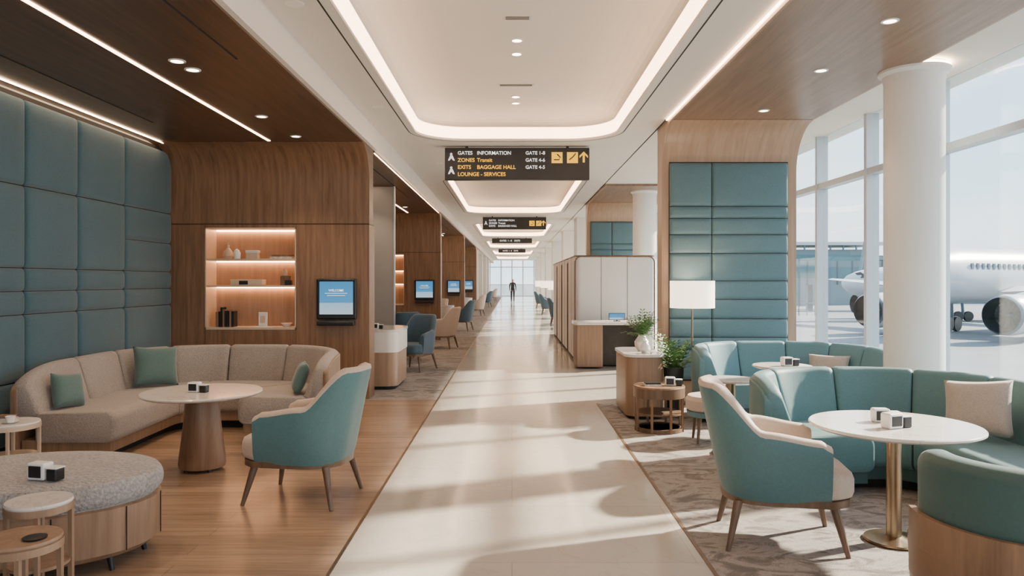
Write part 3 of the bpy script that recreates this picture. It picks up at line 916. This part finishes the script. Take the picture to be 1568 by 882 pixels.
for k in range(1, 3):
    counter(-2.9, -1.72, 20.9 + 10 * (k - 1), 21.9 + 10 * (k - 1), .88)

# reception desk on right
dk = empty('reception_desk')
prism('top', rrect(1.14, 2.45, 13.35, 14.2, .1, 8), .80, .85, M['marble'], dk)
box('side_left', 1.17, 1.65, 13.42, 14.15, .03, .80, M['oak'], dk, .02)
box('modesty_panel', 1.65, 2.42, 13.8, 13.84, .03, .80, M['dark'], dk)
box('side_right', 2.36, 2.42, 13.42, 14.15, .03, .80, M['dark'], dk)
box('plinth', 1.2, 2.4, 13.84, 14.1, 0, .03, M['gap'], dk)
mo = empty('computer_monitor', (1.95, 13.75, .85)); box('stand', -.06, .06, -.04, .04, 0, .01, M['dark'], mo); box('neck', -.01, .01, -.01, .01, 0, .05, M['dark'], mo)
box('screen', -.14, .14, -.012, -.002, .03, .14, M['screen'], mo); box('bezel', -.15, .15, -.002, .01, .02, .15, M['dark'], mo)

# cubicle row
cb = empty('partition_cubicles')
def cub(x0, x1, y0, y1, h):
    r = .12
    prism('cubicle_body', rrect(x0, x1, y0, y1, r, 8), .06, h, M['whitep'], cb)
    fr = [(x0, y0 - .012, .05)] + [(x0 + r - r * math.cos(R(a)), y0 - .012, h - r + r * math.sin(R(a))) for a in range(0, 91, 15)] + \
         [(x1 - r + r * math.sin(R(a)), y0 - .012, h - r + r * math.cos(R(a))) for a in range(0, 91, 15)] + [(x1, y0 - .012, .05)]
    tube('frame', fr, .014, M['leg'], cb, 8)
    tube('top_rail', [(x, y, h + .01) for x, y in rrect(x0, x1, y0, y1, r, 6)], .014, M['leg'], cb, 8)
    for t in (.33, .66): box('seam', x0 + (x1 - x0) * t - .004, x0 + (x1 - x0) * t + .004, y0 - .003, y0 + .02, .06, h, M['gap'], cb)
    box('side_seam', x0 - .003, x0 + .02, (y0 + y1) / 2 - .005, (y0 + y1) / 2 + .005, .06, h, M['gap'], cb)
    prism('plinth', rrect(x0 + .03, x1 - .03, y0 + .03, y1 - .03, r, 6), 0, .06, M['gap'], cb)
for i in range(4): cub(1.24, 2.80, 14.55 + i * 1.95, 16.42 + i * 1.95, 2.08)

# kiosks / wall screens
def wall_screen(x, y):
    e = empty('wall_mounted_touchscreen', (x, y, 0))
    box('housing', -.27, .27, -.07, -.02, 1.08, 1.63, M['black'], e, .02)
    box('display', -.225, .225, -.074, -.069, 1.15, 1.59, M['screen'], e)
    text('WELCOME', .042, (0, -.078, 1.47), M['signwhite'], e, 'CENTER')
    box('text_line', -.12, .12, -.0765, -.0745, 1.40, 1.407, M['signwhite'], e)
    box('text_line', -.15, .15, -.0765, -.0745, 1.43, 1.436, M['signwhite'], e)
    box('mount', -.12, .12, -.03, 0, 1.1, 1.5, M['dark'], e)
    box('reader_shelf', -.25, .25, -.14, -.0, 1.0, 1.06, M['black'], e, .015)
    return e
for k in range(4): wall_screen(-2.36, 10 + 10 * k)

# shelf objects in niche
Yn = 10.16
d = empty('glass_decanter', (-3.90, Yn, 1.9)); lathe('body', [(0, 0), (.05, 0), (.07, .04), (.06, .1), (.02, .15), (.02, .19), (.03, .2), (0, .2)], M['champ'], d, seg=24); lathe('stopper', [(0, .2), (.025, .22), (.02, .26), (0, .27)], M['glass'], d, seg=16)
d = empty('decorative_jar', (-3.76, Yn - .05, 1.9)); lathe('body', [(0, 0), (.045, 0), (.05, .08), (.03, .12), (0, .14)], M['wplastic'], d, seg=24)
d = empty('gift_box', (-3.56, Yn, 1.9)); box('lower', -.08, .08, -.05, .05, 0, .08, M['champ'], d, .005); box('lid', -.085, .085, -.055, .055, .08, .12, M['vase'], d, .005)
d = empty('book_stack', (-3.15, Yn, 1.9)); box('book', -.15, .15, -.09, .09, 0, .03, M['paper'], d); box('book', -.13, .13, -.08, .08, .03, .055, M['walnut'], d)
d = empty('storage_box', (-3.62, Yn, 1.54)); box('body', -.22, .22, -.08, .08, 0, .08, M['champ'], d, .006); box('label', -.1, .02, -.086, -.08, .01, .06, M['black'], d)
d = empty('espresso_set', (-3.1, Yn, 1.54)); box('case', -.07, .05, -.05, .05, 0, .13, M['leg'], d, .006); box('cup_block', .0, .09, -.08, -.02, 0, .07, M['black'], d, .006); lathe('jar', [(0, .13), (.035, .13), (.035, .19), (.02, .22), (0, .22)], M['champ'], d, (-.02, 0, 0), 20)
d = empty('row_of_books', (-3.92, Yn, .97))
x = -.12
for i in range(8):
    w = random.uniform(.025, .04); hh = random.uniform(.2, .27); box('book', x, x + w - .002, -.08, .06, 0, hh, M['black'] if i % 3 else M['walnut'], d); x += w
d = empty('photo_frame', (-3.42, Yn, .97)); box('mat_board', -.06, .06, -.01, .01, 0, .2, M['vase'], d, .004); box('picture', -.035, .035, -.013, -.01, .05, .15, M['champ'], d); box('stand', -.02, .02, .01, .07, 0, .01, M['vase'], d)
d = empty('magazine', (-3.35, Yn - .08, .97)); box('pages', -.16, .1, -.04, .05, 0, .012, M['vase'], d)
d = empty('small_bowl', (-3.1, Yn, .97)); lathe('bowl', [(0, 0), (.04, 0), (.08, .05), (.075, .05), (.035, .01), (0, .01)], M['vase'], d, seg=24)

# distant lounge furniture: a few scattered groups
def lampcopy(xx, yy):
    f = empty('floor_lamp', (xx, yy, 0))
    for c in fl.children:
        if c.type == 'MESH':
            o = c.copy(); sc.collection.objects.link(o); o.parent = f
for k, yb in enumerate((23.5, 33.5, 45, 59)):
    dup(navyc if k % 2 == 0 else creamc, (-1.65, yb + .3, 0), R(75)); pedestal_brass((-2.45, yb + .8, 0), .34)
    dup(creamc if k % 2 == 0 else navyc, (-2.6, yb + 1.8, 0), R(150))
    lampcopy(-3.4, yb + 2.6)
for k, yb in enumerate((27, 35, 43)):
    dup(navyc, (1.75, yb, 0), R(-90)); pedestal_brass((2.5, yb + .9, 0), .34); lampcopy(1.7, yb + 2)

# ------------------------------------------------------------------ person walking down the concourse
def person(loc, rz):
    V = []; E = []; Rr = []
    def add(p, r, par=None):
        V.append(p); Rr.append(r if isinstance(r, tuple) else (r, r))
        if par is not None: E.append((par, len(V) - 1))
        return len(V) - 1
    pel = add((0, 0, .96), (.15, .11))
    w = add((0, 0, 1.10), (.13, .10), pel); ch = add((0, .01, 1.28), (.165, .115), w); sh = add((0, 0, 1.42), (.13, .085), ch)
    nk = add((0, .01, 1.50), .055, sh); h0 = add((0, .02, 1.57), (.068, .08), nk); h1 = add((0, .02, 1.65), (.078, .095), h0); add((0, .015, 1.73), (.055, .07), h1)
    for s, fw in ((1, .22), (-1, -.22)):
        hp = add((s * .09, 0, .90), .095, pel); kn = add((s * .10, fw * .55 + .03, .50), .062, hp)
        an = add((s * .10, fw - .0, .10), .042, kn); hl = add((s * .10, fw + .02, .045), .042, an); add((s * .105, fw + .17, .035), (.04, .03), hl)
        so = add((s * .19, 0, 1.40), .062, sh); el = add((s * .235, -fw * .35, 1.14), .045, so); wr = add((s * .24, -fw * .8 + .05, .90), .03, el)
        pm = add((s * .24, -fw * .9 + .06, .84), (.02, .035), wr)
        for q in range(4):
            oy = (-.03 + .02 * q); f1 = add((s * .235, -fw * .9 + .06 + oy, .795), .009, pm); add((s * .225, -fw * .9 + .065 + oy, .765 + .006 * abs(q - 1.5)), .008, f1)
        t1 = add((s * .225, -fw * .9 + .10, .83), .010, pm); add((s * .215, -fw * .9 + .12, .80), .009, t1)
    me = bpy.data.meshes.new('walking_person'); me.from_pydata(V, E, [])
    ob = bpy.data.objects.new('walking_person', me); sc.collection.objects.link(ob)
    ob.modifiers.new('skin', 'SKIN')
    for i, sv in enumerate(me.skin_vertices[0].data):
        sv.radius = Rr[i]; sv.use_root = (i == 0)
    ss = ob.modifiers.new('sub', 'SUBSURF'); ss.levels = 2; ss.render_levels = 2
    bpy.context.view_layer.update()
    dg = bpy.context.evaluated_depsgraph_get()
    nm = bpy.data.meshes.new_from_object(ob.evaluated_get(dg))
    ob.modifiers.clear(); ob.data = nm
    nm.materials.clear()
    for m in ('coat', 'trouser', 'skin', 'hair', 'black'): nm.materials.append(M[m])
    for p in nm.polygons:
        c = p.center; p.use_smooth = True
        if c.z < .09: i = 4
        elif c.z < .86 and abs(c.x) < .2: i = 1
        elif c.z < .885: i = 2
        elif c.z < 1.49: i = 0
        elif c.z > 1.69 or (c.y < .0 and c.z > 1.56): i = 3
        else: i = 2
        p.material_index = i
    ob.location = loc; ob.rotation_euler = (0, 0, rz)
    lathe('nose', [(0, -.014), (.01, -.009), (.014, 0), (.007, .017), (0, .022)], M['skin'], ob, (0, .125, 1.62), 12)
    for s in (-1, 1):
        lathe('eye', [(0, -.009), (.009, 0), (0, .009)], M['black'], ob, (s * .03, .105, 1.655), 10)
        lathe('ear', [(0, -.03), (.012, -.015), (.014, .01), (0, .03)], M['skin'], ob, (s * .082, .02, 1.64), 10)
    box('mouth', -.022, .022, .10, .112, 1.583, 1.59, M['hair'], ob)
    return ob
person((.05, 56, 0), R(180))

# ------------------------------------------------------------------ outside
GZ = -1.4
ap = box('ground_apron', -200, 400, -150, 500, GZ - .5, GZ, M['apron'])
def airplane(loc, rz, s):
    e = empty('passenger_airplane', loc, rz); e.scale = (s, s, s)
    z = 3.3
    prof = [(0, 0), (.35, .12), (.75, .6), (1.08, 1.4), (1.35, 2.6), (1.5, 4.2), (1.5, 16), (1.35, 18.5), (.9, 21.5), (.35, 24.5), (0, 25)]
    lathe('fuselage', prof, M['plane'], e, (0, 0, z), 48, axis='X', sharp=60)
    for i in range(22):
        for sd in (-1, 1): box('cabin_window', 4.2 + i * .55, 4.42 + i * .55, sd * 1.46 - .03, sd * 1.46 + .03, z + .3, z + .6, M['planegrey'], e)
    for sd in (-1, 1):
        mobj('cockpit_window', [(.95, sd * .38, z + .90), (1.35, sd * .60, z + 1.02), (1.75, sd * 1.12, z + .60), (1.25, sd * .94, z + .46)], [(0, 1, 2, 3)], M['black'], e)
        v = []
        for (x0, x1, yy, zz, t) in ((7.5, 12.0, sd * 1.2, z - .9, .3), (11.8, 13.4, sd * 12, z - .2, .08)):
            v += [(x0, yy, zz), (x0 + (x1 - x0) * .3, yy, zz + t), (x1, yy, zz), (x0 + (x1 - x0) * .3, yy, zz - t * .6)]
        mobj('wing', v, [(0, 1, 5, 4), (1, 2, 6, 5), (2, 3, 7, 6), (3, 0, 4, 7), (4, 5, 6, 7), (0, 3, 2, 1)], M['plane'], e)
        tv = []
        for (x0, x1, yy) in ((21, 23.6, sd * .5), (23.2, 24.4, sd * 4.2)): tv += [(x0, yy, z + .4), (x0 + .8, yy, z + .5), (x1, yy, z + .4), (x0 + .8, yy, z + .3)]
        mobj('tailplane', tv, [(0, 1, 5, 4), (1, 2, 6, 5), (2, 3, 7, 6), (3, 0, 4, 7), (4, 5, 6, 7)], M['plane'], e)
        ec = z - 1.95
        lathe('engine_nacelle', [(0, 1.0), (.70, .9), (.74, .3), (.86, .0), (.95, .15), (1.0, .7), (.95, 2.2), (.62, 3.2), (.4, 3.3), (.15, 3.8), (0, 3.9)], [M['plane'], M['black'], M['planegrey']], e,
              (3.0, sd * 3.4, ec), 40, axis='X', mats_by=[1, 1, 1, 2, 0, 0, 0, 0, 2, 2])
        for q in range(14):
            a = 2 * math.pi * q / 14
            mobj('fan_blade', [(3.85, sd * 3.4 + .12 * math.cos(a), ec + .12 * math.sin(a)), (3.8, sd * 3.4 + .68 * math.cos(a), ec + .68 * math.sin(a)), (3.88, sd * 3.4 + .68 * math.cos(a + .25), ec + .68 * math.sin(a + .25))], [(0, 1, 2)], M['dark'], e)
        lathe('spinner', [(0, -.25), (.1, -.1), (.16, .1), (0, .12)], M['planegrey'], e, (3.85, sd * 3.4, ec), 20, axis='X')
        mobj('pylon', [(3.9, sd * 3.4, z - 1.0), (8.2, sd * 3.4, z - 1.1), (9, sd * 3.4, z - .65), (6.0, sd * 3.4, z - .75)], [(0, 1, 2, 3)], M['plane'], e)
        for xx in (9.2, 10.1): lathe('main_wheel', [(0, -.15), (.42, -.15), (.45, 0), (.42, .15), (0, .15)], M['black'], e, (xx, sd * 2.3, .45), 24, axis='Y')
        tube('gear_strut', [(9.65, sd * 2.3, .45), (9.5, sd * 2.3, z - .8)], .12, M['planegrey'], e)
        lathe('nose_wheel', [(0, -.1), (.33, -.1), (.36, 0), (.33, .1), (0, .1)], M['black'], e, (2.6, sd * .22, .36), 24, axis='Y')
    tube('nose_strut', [(2.6, 0, .36), (2.7, 0, z - 1.2)], .1, M['planegrey'], e)
    mobj('tail_fin', [(19.5, -.12, z + 1.0), (22, -.1, z + 5.2), (23.8, -.1, z + 5.2), (23.6, -.12, z + .6), (19.5, .12, z + 1.0), (22, .1, z + 5.2), (23.8, .1, z + 5.2), (23.6, .12, z + .6)],
         [(0, 1, 2, 3), (4, 5, 6, 7), (0, 1, 5, 4), (1, 2, 6, 5), (2, 3, 7, 6)], M['planegrey'], e)
    return e
airplane((19.0, 36.6, GZ), R(32), 1.0)
airplane((25.0, 56, GZ), R(4), .85)
tb = empty('terminal_building')
box('glass_hall', 36, 150, 100, 118, GZ, 4.4, M['bldgglass'], tb); box('roof_slab', 35, 151, 99, 119, 4.4, 5.0, M['bldg'], tb)
for i in range(40): box('fin', 36 + i * 2.8, 36.25 + i * 2.8, 99.8, 100, GZ, 4.4, M['bldg'], tb)
box('control_block', 33, 45, 92, 99, GZ, 5.5, M['bldg'], tb); box('block_windows', 33.5, 44.5, 91.9, 92, 3.2, 4.8, M['bldgglass'], tb); box('block_roof', 32, 46, 91, 99.5, 6.0, 6.4, M['plane'], tb)
for i in range(8): box('roof_post', 33 + i * 1.6, 33.15 + i * 1.6, 91.6, 91.8, 5.4, 6.1, M['bldg'], tb)
jb = empty('jet_bridge')
box('tunnel', 22, 34, 62, 64.5, 1.2, 3.6, M['bldg'], jb); box('tunnel_glazing', 22, 34, 61.95, 62, 1.9, 3.0, M['bldgglass'], jb)
for i in range(9): box('tunnel_rib', 22 + i * 1.5, 22.12 + i * 1.5, 61.9, 61.95, 1.2, 3.6, M['planegrey'], jb)
for xx in (24, 32): box('support', xx, xx + .5, 63, 63.5, GZ, 1.2, M['planegrey'], jb)
jb.location = (6, 12, 0)
mast = empty('apron_light_mast'); tube('pole', [(32.3, 70, GZ), (34.5, 70, 12)], .16, M['bldg'], mast, 8, .10)
tube('arm', [(34.5, 70, 12), (35.0, 70, 12.3)], .06, M['bldg'], mast, 6)
fence = empty('apron_barrier')
for i in range(8): box('post', 16 + i * .7, 16.06 + i * .7, 40, 40.06, GZ, GZ + 1.1, M['bldg'], fence)
for z in (.5, 1.05): box('rail', 16, 20.96, 40, 40.05, GZ + z, GZ + z + .06, M['bldg'], fence)
fence.location = (6, 24, 0)

# ------------------------------------------------------------------ world, sun
w = bpy.data.worlds.new('sky'); sc.world = w; w.use_nodes = True
nt = w.node_tree; bg = nt.nodes['Background']
tc = nt.nodes.new('ShaderNodeTexCoord'); sp = nt.nodes.new('ShaderNodeSeparateXYZ')
nt.links.new(tc.outputs['Generated'], sp.inputs[0])
mp = nt.nodes.new('ShaderNodeMapping'); mp.inputs['Scale'].default_value = (1, 1, 4); nt.links.new(tc.outputs['Generated'], mp.inputs[0])
cl = noise(nt, mp.outputs[0], 2.2, 6, .55, .3)
base = ramp(nt, sp.outputs['Z'], [(0, (.78, .88, .95)), (.12, (.66, .82, .96)), (.5, (.46, .66, .92)), (1, (.36, .54, .86))])
cm = ramp(nt, cl, [(.42, (0, 0, 0)), (.66, (1, 1, 1))])
mx = nt.nodes.new('ShaderNodeMix'); mx.data_type = 'RGBA'
nt.links.new(cm, mx.inputs['Factor']); nt.links.new(base, mx.inputs['A']); mx.inputs['B'].default_value = (1, .985, .965, 1)
nt.links.new(mx.outputs['Result'], bg.inputs[0]); bg.inputs[1].default_value = 3.3

tosun = Vector((math.cos(R(22)) * math.cos(R(31)), math.sin(R(22)) * math.cos(R(31)), math.sin(R(31))))
sl = bpy.data.lights.new('sun', 'SUN'); sl.energy = 28; sl.angle = R(2.2); sl.color = (1, .84, .65)
so = bpy.data.objects.new('sun', sl); sc.collection.objects.link(so)
so.rotation_euler = tosun.to_track_quat('Z', 'Y').to_euler(); so.location = (30, 20, 30)

# ------------------------------------------------------------------ camera
cam = bpy.data.cameras.new('camera'); co_ = bpy.data.objects.new('camera', cam); sc.collection.objects.link(co_)
cam.lens = 26; cam.sensor_width = 36; cam.shift_y = -.007; cam.clip_end = 1500; cam.clip_start = .05
co_.location = (0, 0, 1.6); co_.rotation_euler = (R(90), 0, 0)
sc.camera = co_
